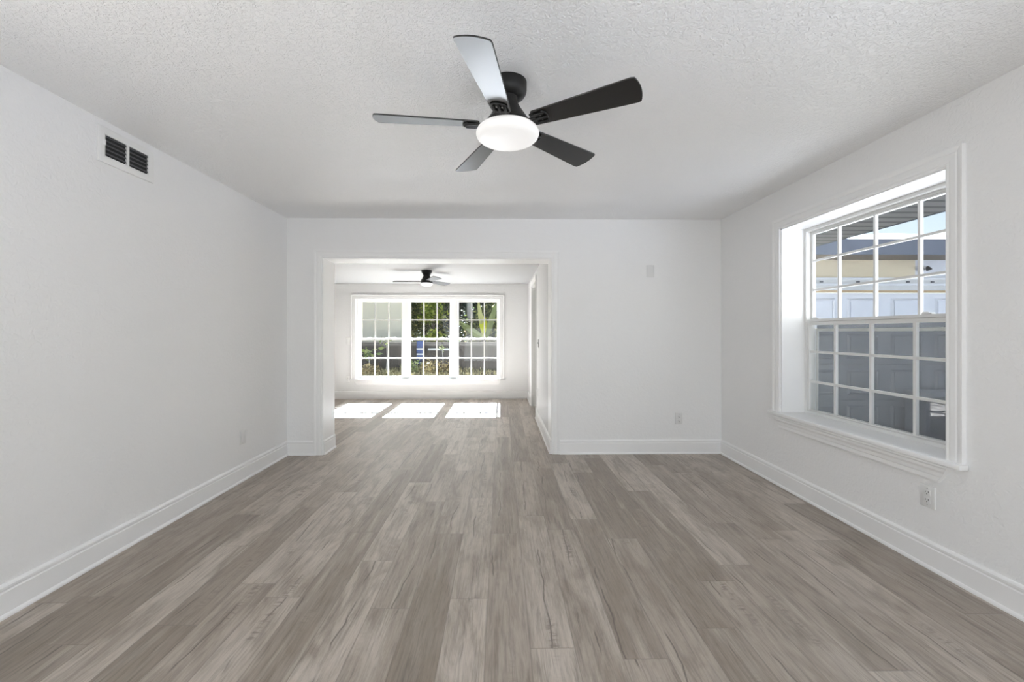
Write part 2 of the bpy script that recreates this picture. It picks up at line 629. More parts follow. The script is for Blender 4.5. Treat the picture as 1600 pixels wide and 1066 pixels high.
# ------------------------------------------------------------------ side window (window_1)
w1 = empty('window_1', (2.42, 2.79, WZ0), 'large white double hung side window with divided panes', 'window', kind='structure')
c = MB()
c.ring(WY0, WY1, .605, WZ1, CASE, pm_right(XR), 3)
c.build('casing', M_TRIM, w1)
jb = MB()
jb.box(XR + .001, 2.49, WY0, WY0 + .010, WZ0, WZ1)
jb.box(XR + .001, 2.49, WY1 - .010, WY1, WZ0, WZ1)
jb.box(XR + .001, 2.49, WY0, WY1, WZ1 - .010, WZ1)
jb.build('jamb', M_TRIM, w1)
st = MB()
OUT = [(XR - .05, WY0 - .10), (XR - .001, WY0 - .10), (XR - .001, WY0), (2.495, WY0), (2.495, WY1), (XR - .001, WY1), (XR - .001, WY1 + .10), (XR - .05, WY1 + .10)]
st.prism(OUT, lambda x, y: (x, y, .580), lambda x, y: (x, y, .607))
st.build('stool', M_TRIM, w1, bevel=.004)
AP = [(0, .578), (.044, .578), (.044, .568), (.037, .560), (.036, .546), (.029, .532), (.027, .512), (.024, .508), (.024, .486), (.021, .478), (.012, .474), (0, .474)]
ap = MB()
ap.prism(AP, lambda t, z: (XR - t, WY0 - .04 + (.578 - z) * .75, z), lambda t, z: (XR - t, WY1 + .06 - (.578 - z) * .75, z))
ap.build('apron', M_TRIM, w1)
fr = MB()
gy0, gy1 = WY0 + .010, WY1 - .010
fr.ring(gy0, gy1, .607, WZ1 - .010, [(0, 0), (0, -.075), (-.022, -.075), (-.022, 0)], pm_right(2.488))
fr.build('frame', M_VINYL, w1)
MUN_Y = [2.523, 2.829, 3.135]


def sash(name, parent, pm, u0, u1, v0, v1, bars_u, bars_v, side, top, bot, depth, bw, mat, mun=None):
    o = MB()
    o.ring(u0, u1, v0, v1, [(0, 0), (0, -depth), (-side, -depth), (-side, -.008), (-side + .004, 0)], pm)
    for va, vb in ((v1 - top, v1 - side), (v0 + side, v0 + bot)):
        if vb > va:
            cs = [pm(a, b, t) for a in (u0 + .001, u1 - .001) for b in (va, vb) for t in (-.001, -depth + .001)]
            o.add(cs, [(0, 1, 3, 2), (4, 6, 7, 5), (0, 4, 5, 1), (2, 3, 7, 6), (0, 2, 6, 4), (1, 5, 7, 3)])
    so = o.build(name, mat, parent)
    g = MB()
    m0 = depth * .5
    for b in bars_u:
        cs = [pm(b + a, v, -t) for a in (-bw / 2, bw / 2) for v in (v0 + side, v1 - side) for t in (m0 - .011, m0 + .009)]
        g.add(cs, [(0, 1, 3, 2), (4, 6, 7, 5), (0, 4, 5, 1), (2, 3, 7, 6), (0, 2, 6, 4), (1, 5, 7, 3)])
    for b in bars_v:
        cs = [pm(u, b + a, -t) for u in (u0 + side, u1 - side) for a in (-bw / 2, bw / 2) for t in (m0 - .010, m0 + .008)]
        g.add(cs, [(0, 1, 3, 2), (4, 6, 7, 5), (0, 4, 5, 1), (2, 3, 7, 6), (0, 2, 6, 4), (1, 5, 7, 3)])
    mo = g.build('muntins', mun or mat, so)
    q = MB()
    cs = [pm(u, v, -t) for u in (u0 + side * .5, u1 - side * .5) for v in (v0 + side * .5, v1 - side * .5) for t in (m0 - .002, m0 + .002)]
    q.add(cs, [(0, 1, 3, 2), (4, 6, 7, 5), (0, 4, 5, 1), (2, 3, 7, 6), (0, 2, 6, 4), (1, 5, 7, 3)])
    q.build('glass', M_GLASS, so)
    for ob in so.children:
        ob.matrix_parent_inverse = so.matrix_world.inverted() if False else Matrix.Identity(4)
    return so


def fix_child(o, top):
    """sub-parts are modelled in world coordinates like their part"""
    o.matrix_parent_inverse = Matrix.Identity(4)


su = sash('upper_sash', w1, pm_right(2.528), gy0 + .020, gy1 - .020, 1.325, WZ1 - .030, MUN_Y, [1.605, 1.843], .020, .030, .045, .026, .016, M_VINYL)
sl = sash('lower_sash', w1, pm_right(2.500), gy0 + .020, gy1 - .020, .612, 1.368, MUN_Y, [.866, 1.106], .022, .048, .030, .026, .018, M_VINYL)
for yy in (2.45, 3.33):
    lk = MB()
    lk.box(2.500, 2.524, yy - .03, yy + .03, 1.3685, 1.378)
    lk.box(2.503, 2.512, yy - .01, yy + .028, 1.378, 1.384)
    lk.build('sash_lock', M_PLATE, w1, bevel=.002)
sc = MB()
sc.ring(gy0 + .022, gy1 - .022, .612, 1.292, [(0, 0), (0, -.010), (-.022, -.010), (-.022, 0)], pm_right(2.566))
so = sc.build('screen_frame', M_VINYL, w1)
MB().box(2.570, 2.5715, gy0 + .03, gy1 - .03, .62, 1.330).build('screen_mesh', M_SCREEN, so).matrix_parent_inverse = Matrix.Identity(4)  # mesh runs above its frame to darken the shaded strip there

# ------------------------------------------------------------------ far windows
t3 = empty('trim_3', (-1.40, YF, FZ0), 'white casing, sill and mullions shared by the three far windows', 'window casing', kind='structure')
MB().ring(FX0, FX1, FZ0 - .005, FZ1, CASE, pm_back(YF), 3).build('casing', M_TRIMF, t3)
s3 = MB()
OUT = [(FX0 - .10, YF - .04), (FX0 - .10, YF - .001), (FX0, YF - .001), (FX0, 8.22), (FX1, 8.22), (FX1, YF - .001), (FX1 + .10, YF - .001), (FX1 + .10, YF - .04)]
s3.prism(OUT, lambda x, y: (x, y, FZ0 - .022), lambda x, y: (x, y, FZ0 + .001))
s3.build('stool', M_TRIMF, t3, bevel=.003)
a3 = MB()
a3.prism([(0, .352), (.034, .352), (.030, .335), (.018, .315), (.012, .29), (.010, .262), (0, .258)],
         lambda t, z: (FX0 - .02 + (.352 - z) * .5, YF - t, z), lambda t, z: (FX1 + .02 - (.352 - z) * .5, YF - t, z))
a3.build('apron', M_TRIMF, t3)
for a, b in ((FX0 + .001, -2.7515), (-.0475, FX1 - .001)):
    MB().box(a, b, 8.19, 8.33, FZ0, FZ1).build('side_jamb', M_TRIM, t3)
WX = [(-2.735, -1.921), (-1.780, -.987), (-.847, -.064)]
for k, (a, b) in enumerate([(-1.905, -1.796), (-.971, -.863)]):
    MB().box(a, b, 8.19, 8.33, FZ0, FZ1).build('mullion', M_TRIM, t3, bevel=.003)
wlab = ['white double hung far window showing the cream wall', 'white double hung far window showing the blue chair and shrubs',
        'white double hung far window showing the big yellow leaf']
for k, (a, b) in enumerate(WX):
    o = empty('window_%d' % (k + 2), ((a + b) / 2, 8.26, FZ0), wlab[k], 'window', 'far room windows', 'structure')
    f = MB()
    f.ring(a - .016, b + .016, FZ0 + .002, FZ1 - .002, [(0, 0), (0, -.075), (-.018, -.075), (-.018, 0)], pm_back(8.24))
    for p in f.v:
        pass
    f.build('frame', M_VINYLW, o)
    th = (b - a - .024) / 3
    bu = [a + .012 + th, a + .012 + 2 * th]
    sash('upper_sash', o, lambda u, v, t: (u, 8.282 - t, v), a, b, 1.120, 1.875, bu, [1.509], .020, .022, .03, .022, .023, M_VINYLW, M_MUNT)
    sash('lower_sash', o, lambda u, v, t: (u, 8.250 - t, v), a, b, .392, 1.158, bu, [.762], .020, .042, .026, .022, .023, M_VINYLW, M_MUNT)
    for xx in (a + .17, b - .17):
        MB().box(xx - .03, xx + .03, 8.252, 8.276, 1.1585, 1.172).build('sash_lock', M_PLATE, o, bevel=.002)

# unseen patio doors, added to go with the rear fill light
pd = empty('window_5', (0, -3.05, 0), 'added unseen patio doors behind the viewer for the fill light', 'window', kind='structure')
MB().ring(-1.7, 1.7, 0, 2.1, [(0, 0), (0, -.08), (-.05, -.08), (-.05, 0)], lambda u, v, t: (u, -3.05 + t, v)).box(-.04, .04, -3.13, -3.05, .05, 2.05).build('frame', M_VINYLW, pd)
MB().box(-1.65, 1.65, -3.092, -3.088, .05, 2.05).build('glass', M_GLASS, pd)

for nm, X, lab in (('window_6', XL - .1, 'added unseen window for the fill light on the wall with the vent'), ('window_7', 2.45, 'added unseen window for the fill light on the wall with the big window')):  # two unseen windows added to go with the side fill lights
    o = empty(nm, (X, -.1, .6), lab, 'window', kind='structure')
    MB().ring(-1.0, .8, .6, 2.1, [(0, 0), (0, -.06), (-.05, -.06), (-.05, 0)], pm_right(X)).box(X + .01, X + .05, -1.0, .8, 1.33, 1.37).build('frame', M_VINYLW, o)
    MB().box(X + .028, X + .032, -.95, .75, .65, 2.05).build('glass', M_GLASS, o)

# ------------------------------------------------------------------ main ceiling fan
FC = (.030, 1.960)
fan = empty('ceiling_fan', (FC[0], FC[1], ZC), 'large black five blade ceiling fan with a glowing round lamp in the near room', 'ceiling fan')
c3 = (FC[0] + .004, FC[1] + .035, 0)
MB().lathe([(.087, ZC), (.087, 2.404), (.085, 2.392), (.075, 2.376), (.055, 2.362), (.046, 2.357)], c3, 56).build('canopy', M_BLACK, fan, smooth=True)
MB().lathe([(.043, 2.3565), (.042, 2.345), (.048, 2.325), (.062, 2.300), (.080, 2.272), (.096, 2.248), (.104, 2.236), (.104, 2.214), (.098, 2.208)], (FC[0] + .002, FC[1] + .010, 0), 56).build('motor_housing', M_BLACK, fan, smooth=True)
MB().lathe([(.118, 2.2075), (.132, 2.204), (.141, 2.196), (.1455, 2.185), (.1455, 2.178), (.141, 2.167), (.131, 2.158), (.115, 2.153), (.06, 2.1505), (.004, 2.150)], (FC[0], FC[1], 0), 64).build('lamp_shade', M_LAMP, fan, smooth=True)


def blade_shape(r0, r1, w0, w1_, thick, bulge=.013, n=10):
    """outline of a straight-sided blade widening to a bowed tip, extruded"""
    rc = .014
    pts = []
    pts.append((r0 + .008, -w0 / 2))
    # trailing edge to the tip
    tip = []
    for i in range(n + 1):
        s = -1 + 2 * i / n
        tip.append((r1 - bulge * s * s, s * (w1_ / 2 - rc * .3) * (1 if abs(s) < 1 else 1)))
    pts.append((r1 - bulge - rc, -w1_ / 2))
    pts += tip
    pts.append((r1 - bulge - rc, w1_ / 2))
    pts.append((r0 + .008, w0 / 2))
    pts.append((r0, w0 / 2 - .010))
    pts.append((r0, -w0 / 2 + .010))
    return [(x, y, z) for z in (-thick / 2, thick / 2) for x, y in pts], len(pts)


def extrude_outline(vs, n):
    return [tuple(range(n))[::-1], tuple(range(n, 2 * n))] + [(i, (i + 1) % n, n + (i + 1) % n, n + i) for i in range(n)]


PITCH = R(12.5)
for k in range(5):
    ang = R(-30.3 + 72 * k)
    # leading edge raised: pitch about the blade's own axis
    M = Matrix.Translation((FC[0], FC[1], 2.222)) @ Matrix.Rotation(ang, 4, 'Z') @ Matrix.Rotation(-PITCH, 4, 'X')
    vs, n = blade_shape(.132, .606, .090, .138, .0065)
    b = MB().add([M @ Vector(p) for p in vs], extrude_outline(vs, n)).build('blade', M_BLADE, fan, bevel=.0012, segs=1)
    br = MB()
    # arm from the motor to the blade, then a rounded three-finger plate under the blade root
    A = Matrix.Translation((FC[0], FC[1], 2.222)) @ Matrix.Rotation(ang, 4, 'Z')
    br.box(.085, .150, -.017, .017, -.009, -.003, A)
    for yy, r_end in ((-.026, .196), (0, .206), (.026, .196)):
        br.tube([M @ Vector((.130, yy, -.0075)), M @ Vector((.150, yy, -.0095)), M @ Vector((r_end - .008, yy, -.0095)), M @ Vector((r_end, yy, -.0065))], [.0045, .0065, .0065, .004], 10)
    arc = [M @ Vector((.184 + .020 * math.cos(t), .036 * math.sin(t), -.0065)) for t in np.linspace(-1.5, 1.5, 9)]
    br.tube(arc, .0045, 8)
    br.box(.128, .150, -.036, .036, -.010, -.0035, M)
    bo = br.build('blade_bracket', M_BLACK, b, smooth=True)
    bo.matrix_parent_inverse = Matrix.Identity(4)
    for yy in (-.013, .013):
        s_ = MB()
        s_.tube([M @ Vector((.172, yy, -.0034)), M @ Vector((.172, yy, -.0062))], .0042, 10)
        so_ = s_.build('screw', M_SCREW, b)
        so_.matrix_parent_inverse = Matrix.Identity(4)

# ------------------------------------------------------------------ far ceiling fan
GC = (-1.118, 6.36)
fan2 = empty('ceiling_fan', (GC[0], GC[1], ZF), 'small black three blade ceiling fan hugging the far room ceiling', 'ceiling fan')
MB().lathe([(.080, ZF), (.078, 2.170), (.062, 2.140), (.050, 2.122)], (GC[0], GC[1], 0), 40).build('canopy', M_BLACK, fan2, smooth=True)
MB().lathe([(.050, 2.1215), (.052, 2.105), (.066, 2.080), (.084, 2.050), (.090, 2.020), (.090, 2.002)], (GC[0], GC[1], 0), 40).build('motor_housing', M_BLACK, fan2, smooth=True)
MB().lathe([(.088, 2.0015), (.088, 1.990), (.078, 1.974), (.055, 1.964), (.02, 1.960), (.003, 1.960)], (GC[0], GC[1], 0), 40).build('lamp_shade', M_LAMP2, fan2, smooth=True)
M_BLADE2 = simple('dark_grey_fan_blade', (.025, .024, .023), .45, .35, var=.12, scale=5)
for k in range(3):
    ang = R(178 + 120 * k)
    M = Matrix.Translation((GC[0], GC[1], 2.032)) @ Matrix.Rotation(ang, 4, 'Z') @ Matrix.Rotation(R(-13), 4, 'X')
    vs, n = blade_shape(.075, .51, .085, .135, .007, .022)
    b = MB().add([M @ Vector(p) for p in vs], extrude_outline(vs, n)).build('blade', M_BLADE2, fan2, bevel=.001, segs=1)

# ------------------------------------------------------------------ air vent on the wall
vy0, vy1, vz0, vz1 = 2.325, 2.700, 2.208, 2.406
vent = empty('air_vent', (XL, (vy0 + vy1) / 2, vz0), 'white metal air vent register with dark louvers high on the wall', 'air vent')
pmL = lambda u, v, t: (XL + t, u, v)
iy0, iy1, iz0, iz1 = vy0 + .050, vy1 - .040, vz0 + .035, vz1 - .045
f = MB()
f.ring(iy0, iy1, iz0, iz1, [(0, .0005), (0, .009), (.010, .013), (.032, .013), (.040, .011), (.040, .0005)], pmL)
f.build('frame', M_VENT, vent)
MB().box(XL + .0006, XL + .0012, iy0, iy1, iz0, iz1).build('duct_opening', M_DUCT, vent)
ym = (iy0 + iy1) / 2
MB().box(XL + .001, XL + .010, ym - .008, ym + .008, iz0, iz1).build('divider', M_VENT, vent)
nl = 5
for a, b in ((iy0, ym - .008), (ym + .008, iy1)):
    lv = MB()
    for i in range(nl):
        z = iz0 + (i + .5) * (iz1 - iz0) / nl
        lv.prism([(.0015, z + .009), (.0030, z + .010), (.0088, z - .001), (.0076, z - .002)], lambda t, zz: (XL + t, a, zz), lambda t, zz: (XL + t, b, zz))
    lv.build('louvers', M_LOUVER, vent)
for yy in (vy0 + .018, vy1 - .014):
    MB().tube([(XL + .006, yy, (vz0 + vz1) / 2), (XL + .0105, yy, (vz0 + vz1) / 2)], .005, 10).build('screw', M_SCREW, vent)
lv = MB()
lv.box(XL + .009, XL + .022, iy0 - .016, iy0 - .008, iz0 + .055, iz0 + .085)
lv.build('damper_lever', M_VENT, vent, bevel=.002)

# ------------------------------------------------------------------ wall plates


def plate(name, pm, u, v, kind, label, cat, wd=.070, ht=.115, mat=None, group=None):
    """a wall plate centred at (u, v) on a wall mapping pm"""
    mat = mat or M_PLATE
    o = empty(name, pm(u, v, 0), label, cat, group)

    def bx(mb, a, b, c_, d, t0, t1_):
        cs = [pm(u + p, v + q, t) for p in (a, b) for q in (c_, d) for t in (t0, t1_)]
        return mb.add(cs, [(0, 1, 3, 2), (4, 6, 7, 5), (0, 4, 5, 1), (2, 3, 7, 6), (0, 2, 6, 4), (1, 5, 7, 3)])
    h, k = wd / 2, ht / 2
    pl = MB()
    pl.prism([(-1, -1), (-1, 1), (1, 1), (1, -1)], lambda a, b: pm(u + a * h, v + b * k, .0005), lambda a, b: pm(u + a * (h - .004), v + b * (k - .004), .0065))
    pl.build('plate', mat, o, bevel=.0012, segs=1)
    if kind == 'outlet':
        for s in (-1, 1):
            f_ = bx(MB(), -.017, .017, s * .0205 - .0145, s * .0205 + .0145, .006, .0085).build('receptacle', mat, o, bevel=.002)
            sl_ = MB()
            bx(sl_, -.0085, -.0060, s * .0205 - .001, s * .0205 + .008, .0084, .0090)
            bx(sl_, .0060, .0085, s * .0205 + .000, s * .0205 + .007, .0084, .0090)
            pts = [(.0030 * math.cos(t), .0030 * math.sin(t) - .0075) for t in np.linspace(0, 2 * PI, 13)[:-1]]
            sl_.prism(pts, lambda a, b: pm(u + a, v + b + s * .0205, .0084), lambda a, b: pm(u + a, v + b + s * .0205, .0090))
            so_ = sl_.build('slots', M_SLOT, f_)
            so_.matrix_parent_inverse = Matrix.Identity(4)
        scr = [(0, .044), (0, -.044)]
    elif kind == 'rocker':
        bx(MB(), -.0165, .0165, -.033, .033, .006, .0085).build('rocker', mat, o, bevel=.0015)
        scr = [(0, .048), (0, -.048)]
    elif kind == 'toggle':
        tg = MB()
        bx(tg, -.006, .006, -.002, .014, .006, .016)
        tg.build('toggle', mat, o, bevel=.002)
        scr = [(0, .030), (0, -.030)]
    else:
        scr = [(0, .042), (0, -.042)]
    for a, b in scr:
        pts = [(.003 * math.cos(t), .003 * math.sin(t)) for t in np.linspace(0, 2 * PI, 11)[:-1]]
        MB().prism(pts, lambda p, q: pm(u + a + p, v + b + q, .006), lambda p, q: pm(u + a + p, v + b + q, .0078)).build('screw', M_SCREW if kind == 'outlet' else mat, o)
    return o


plate('outlet', pm_right(XR), 2.242, .379, 'outlet', 'white duplex outlet under the side window', 'outlet', .082, .124)
plate('outlet', pm_back(YB), 1.853, .366, 'outlet', 'white duplex outlet low on the wall with the opening', 'outlet', .078, .122)
plate('wall_plate', pm_back(YB), 1.555, 1.900, 'blank', 'blank white plate high on the wall with the opening', 'wall plate', .080, .128)
plate('wall_plate', lambda u, v, t: (XL + t, u, v), 3.630, .368, 'rocker', 'white rocker plate low on the wall under the vent', 'wall plate', .080, .122)
plate('light_switch', pm_back(YF), -2.918, 1.105, 'toggle', 'white light switch beside the far windows', 'light switch', .078, .12)
plate('outlet', pm_back(YF), -2.925, .375, 'outlet', 'white outlet below the far light switch', 'outlet', .078, .12)
plate('light_switch', pm_right(OX1), 5.90, 1.109, 'toggle', 'steel light switch plate near the far doorway', 'light switch', .075, .118, M_STEEL)
plate('outlet', pm_right(OX1), 6.03, .403, 'outlet', 'white outlet low on the far room wall by the doorway', 'outlet', .072, .118)

# ------------------------------------------------------------------ outside, beyond the far windows
rng = np.random.default_rng(7)
random.seed(7)
M_GROUND = simple('yard_soil', (.11, .095, .065), .9, .2, var=.5, scale=2.5)
S(MB().box(-14, 1.9, 8.4, 34, -.40, -.02).build('ground_yard', M_GROUND), 'brown shaded yard ground beyond the far windows', 'ground')
M_EAVE = simple('eave_paint', (.7, .7, .68), .6)
S(MB().box(-4.2, 2.6, 8.401, 9.47, 2.22, 2.40).build('roof_eave', M_EAVE), 'overhanging eave above the far windows', 'eave')

M_FENCE = mat_boards('weathered_fence_boards', (.034, .028, .022), (.064, .053, .042), 0, .14, .09)
FY = 15.0
fence = empty('wooden_fence', (-3, FY, -.02), 'weathered brown board fence across the back yard', 'fence')
MB().box(-9, .9, FY, FY + .025, -.02, .90).build('board_panel', M_FENCE, fence)
MB().box(-9, .9, FY - .045, FY + .06, .90, .935).build('cap_rail', simple('fence_cap', (.16, .14, .12), .7), fence)
MB().box(-9, .9, FY - .04, FY - .0005, .80, .88).build('top_rail', simple('fence_rail', (.10, .088, .075), .7), fence)
for i in range(5):
    MB().box(-8.6 + i * 2.2, -8.5 + i * 2.2, FY + .026, FY + .12, -.02, .88).build('post', M_FENCE, fence)

M_CREAM = simple('cream_stucco', (.93, .86, .70), .8, .2, var=.04, scale=12, bmp=.003, bscale=30)
hs = empty('neighbor_house', (-7, 18, -.02), 'cream stucco neighbour house wall rising behind the back fence', 'house')
MB().box(-12, -4.22, 18, 19.3, -.02, 3.3).build('wall', M_CREAM, hs)
MB().prism([(17.4, 3.3), (19.9, 3.3), (18.65, 4.2)], lambda y, z: (-12.4, y, z), lambda y, z: (-3.8, y, z)).build('roof', simple('grey_shingle', (.2, .19, .18), .8), hs)


def leaves(n, c, rad, size, seed, droop=.3, asp=.45, shell=.35, clump=0):
    """n folded leaves scattered through an ellipsoid crown"""
    g = np.random.default_rng(seed)
    mb = MB()
    cl = None
    if clump:
        d = g.normal(size=(clump, 3))
        d /= np.linalg.norm(d, axis=1)[:, None]
        cl = d * (shell + (1 - shell) * g.random((clump, 1)) ** .6) * .85
    for i in range(n):
        if cl is not None:
            p = cl[g.integers(clump)] + g.normal(size=3) * .14
        else:
            d = g.normal(size=3)
            d /= np.linalg.norm(d)
            p = d * (shell + (1 - shell) * g.random() ** .5)
        p = Vector((c[0] + p[0] * rad[0], c[1] + p[1] * rad[1], c[2] + p[2] * rad[2]))
        a = g.random() * 2 * PI
        e = g.normal() * .45 - droop
        f = Vector((math.cos(a) * math.cos(e), math.sin(a) * math.cos(e), math.sin(e)))
        r = f.cross(Vector((0, 0, 1))).normalized()
        tw = g.normal() * .6
        u = f.cross(r)
        r = r * math.cos(tw) + u * math.sin(tw)
        u = f.cross(r).normalized()
        s = size * (.6 + .8 * g.random())
        w_ = s * asp
        mb.add([p, p + f * s * .4 + r * w_ * .5 + u * s * .08, p + f * s, p + f * s * .4 - r * w_ * .5 + u * s * .08, p + f * s * .45],
               [(0, 1, 4), (1, 2, 4), (2, 3, 4), (3, 0, 4)])
    return mb


LG = {
    'oak': mat_leaf('oak_leaf', [(0, (0.065, 0.086, 0.029)), (.5, (0.126, 0.151, 0.050)), (.85, (0.270, 0.295, 0.090)), (1, (0.576, 0.540, 0.252))]),
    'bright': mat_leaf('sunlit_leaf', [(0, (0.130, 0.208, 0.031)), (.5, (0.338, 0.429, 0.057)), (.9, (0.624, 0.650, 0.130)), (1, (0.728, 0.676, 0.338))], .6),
    'dark': mat_leaf('dark_evergreen_leaf', [(0, (0.013, 0.023, 0.016)), (.6, (0.029, 0.046, 0.026)), (1, (0.078, 0.091, 0.039))], .25),
    'dry': mat_leaf('dry_leaf', [(0, (0.130, 0.094, 0.047)), (.5, (0.286, 0.221, 0.109)), (1, (0.572, 0.481, 0.286))], .4),
    'straw': mat_leaf('dry_grass_blade', [(0, (0.112, 0.096, 0.051)), (.5, (0.240, 0.208, 0.102)), (1, (0.416, 0.352, 0.192))], .2),
    'pale': mat_leaf('pale_leaf', [(0, (0.140, 0.196, 0.070)), (.5, (0.336, 0.392, 0.154)), (1, (0.784, 0.784, 0.504))], .5),
    'yellow': mat_leaf('yellow_leaf', [(0, (0.532, 0.551, 0.023)), (1, (0.760, 0.779, 0.057))], .6),
}
M_BARK = simple('brown_bark', (.09, .07, .05), .9, .2, var=.4, scale=20, bmp=.01, bscale=20)
M_PALE = simple('pale_trunk_bark', (.42, .40, .37), .8, .2, var=.4, scale=14, bmp=.01, bscale=14)


def tree(name, label, x, y, trunk, crown_c, rad, n, size, leaf, seed, cat='tree', bark=None, clump=40, shell=.3, asp=.45, group=None, droop=.3):
    o = empty(name, (x, y, -.02), label, cat, group)
    if trunk:
        h, r = trunk
        tb = MB().tube([(x, y, -.02), (x + .05, y, h * .35), (x - .04, y, h * .7), (x + crown_c[0] * .5, y, h)], [r, r * .85, r * .7, r * .4], 10)
        for k in range(4):
            a = k * 1.7 + seed
            tb.tube([(x, y, h * .55 + k * .1), (x + math.cos(a) * rad[0] * .35, y + math.sin(a) * rad[1] * .35, h * .8 + k * .12), (x + math.cos(a) * rad[0] * .75, y + math.sin(a) * rad[1] * .7, crown_c[2])],
                    [r * .5, r * .35, r * .15], 7)
        tb.build('trunk', bark or M_BARK, o, smooth=True)
    leaves(n, (x + crown_c[0], y + crown_c[1], crown_c[2]), rad, size, seed, clump=clump, shell=shell, asp=asp, droop=droop).build('foliage', LG[leaf], o)
    return o


tree('oak_tree', 'tall loose oak tree behind the fence in the middle far window', -4.5, 25.5, (2.6, .16), (0, 0, 2.8), (1.7, .6, 2.4), 6500, .19, 'oak', 3, clump=70)
for x, y, lab, sd in ((-9.6, 27.4, 'tall dark evergreen added unseen behind the cream neighbour house for shade', 4), (-6.8, 29.6, 'tall dark evergreen at the corner of the cream neighbour house', 5),
                      (-4.0, 27.4, 'tall dark evergreen filling the gap behind the oak tree', 6), (-1.2, 29.6, 'tall dark evergreen behind the pale trunk', 15),
                      (1.6, 27.4, 'tall dark evergreen behind the yellow leaf', 16)):
    tree('shade_evergreen', lab, x, y, (8, .25), (0, 0, 6.6 if y < 28 else 7.4), (2.1, .9, 6.2 if y < 28 else 7.0), 9000, .46, 'dark', sd, clump=0, shell=.2)  # dark evergreens, their height and spread set to shade the yard
hd_ = empty('hedge', (-3.5, 32.5, -.02), 'long dark hedge closing the yard behind the tall evergreens', 'hedge')
hb = MB()
gh = np.random.default_rng(77)
for x in np.arange(-13.5, 7.6, .75):
    tmp = leaves(330, (x, 32.5, 1.7), (.75, .5, 1.8), .42, int(gh.integers(9999)), shell=.1)
    hb.add(tmp.v, tmp.f)
hb.build('foliage', LG['dark'], hd_)
hb = MB()
for x in np.arange(-13.5, 7.6, .75):
    hb.tube([(x, 32.5, -.02), (x + .05, 32.5, 1.2), (x, 32.5, 2.6)], [.06, .05, .02], 6)
hb.build('stems', M_BARK, hd_)
tree('flowering_tree', 'sunlit yellow green tree above the white rail', -3.05, 19.0, (1.9, .07), (0, 0, 2.25), (.62, .6, .75), 900, .20, 'bright', 8, clump=14)
tree('broadleaf_bush', 'yellow green bush growing behind the white rail', -2.55, 16.4, (.5, .03), (0, 0, .98), (.62, .35, .36), 520, .20, 'bright', 9, cat='bush', clump=16)
tree('broadleaf_bush', 'bright green bush left of the blue chair', -3.32, 15.9, (.4, .03), (0, 0, .72), (.26, .3, .42), 300, .22, 'bright', 10, cat='bush', clump=7)
tree('vine_shrub', 'brown green shrub below the yellow leaf behind the fence', -.75, 17.1, (1.2, .04), (0, 0, 1.6), (1.05, .4, .95), 1100, .20, 'oak', 12, cat='bush', clump=22)

# pale trunk and the plant with the big yellow leaf
pt = empty('palm_trunk', (-1.42, 19.8, -.02), 'pale grey leaning palm trunk behind the fence', 'tree')
MB().tube([(-1.30, 19.8, -.02), (-1.36, 19.8, 1.2), (-1.46, 19.8, 2.2), (-1.50, 19.8, 4.6)], [.18, .155, .145, .13], 14).build('trunk', M_PALE, pt, smooth=True)
fr_ = MB()
for k in range(12):
    a = 2 * PI * k / 12 + .2
    base = Vector((-1.50, 19.8, 4.6))
    pr = base
    for s in range(1, 7):
        t_ = s / 6
        q = base + Vector((math.cos(a) * 1.5 * t_, math.sin(a) * 1.5 * t_, .5 * t_ - 1.5 * t_ * t_))
        d = (q - pr).normalized()
        sd = d.cross(Vector((0, 0, 1))).normalized()
        for q_ in np.linspace(0, 1, 5):
            m_ = pr.lerp(q, q_)
            for sg in (-1, 1):
                tip = m_ + sd * sg * .38 + d * .16 - Vector((0, 0, .12))
                fr_.add([m_ - d * .02, m_ + d * .02, tip], [(0, 1, 2)])
        pr = q
fr_.build('fronds', LG['dark'], pt)
bp = empty('banana_plant', (-.62, 16.4, -.02), 'tall plant with one big glowing yellow leaf behind the fence', 'plant')
MB().tube([(-.62, 16.4, -.02), (-.64, 16.4, .6), (-.68, 16.4, 1.15)], [.05, .04, .02], 10).build('stem', simple('green_stem', (.14, .2, .05), .6), bp, smooth=True)


def big_leaf(mb, base, tip, width, sag=.1, n=9):
    base, tip = Vector(base), Vector(tip)
    d = (tip - base)
    sd = d.normalized().cross(Vector((0, 1, .15))).normalized()
    vs, fs = [], []
    for i in range(n + 1):
        t_ = i / n
        p = base + d * t_ + Vector((0, -sag * 4 * t_ * (1 - t_), 0))
        w_ = width * (math.sin(PI * (t_ ** .8)) ** .7 if 0 < t_ < 1 else .01)
        vs += [p - sd * w_ / 2 + Vector((0, .03, 0)), p, p + sd * w_ / 2 + Vector((0, .03, 0))]
        if i:
            o_ = (i - 1) * 3
            fs += [(o_, o_ + 1, o_ + 4, o_ + 3), (o_ + 1, o_ + 2, o_ + 5, o_ + 4)]
    return mb.add(vs, fs)


big_leaf(MB(), (-.72, 16.4, 1.95), (-.66, 16.3, 1.17), .30).build('leaf', LG['yellow'], bp)['label'] = 'bright yellow leaf'
MB().tube([(-.66, 16.4, 1.15), (-.70, 16.4, 1.6), (-.72, 16.4, 1.97)], .014, 8).build('leaf_stalk', simple('leaf_stalk_green', (.2, .25, .06), .6), bp)
gl = MB()
big_leaf(gl, (-.64, 16.4, 1.0), (-1.75, 16.5, 1.75), .26)
big_leaf(gl, (-.60, 16.4, 1.0), (-.15, 16.5, 2.5), .24)
big_leaf(gl, (-.64, 16.4, .9), (-.9, 16.3, 2.6), .2)
gl.build('leaf', LG['oak'], bp)

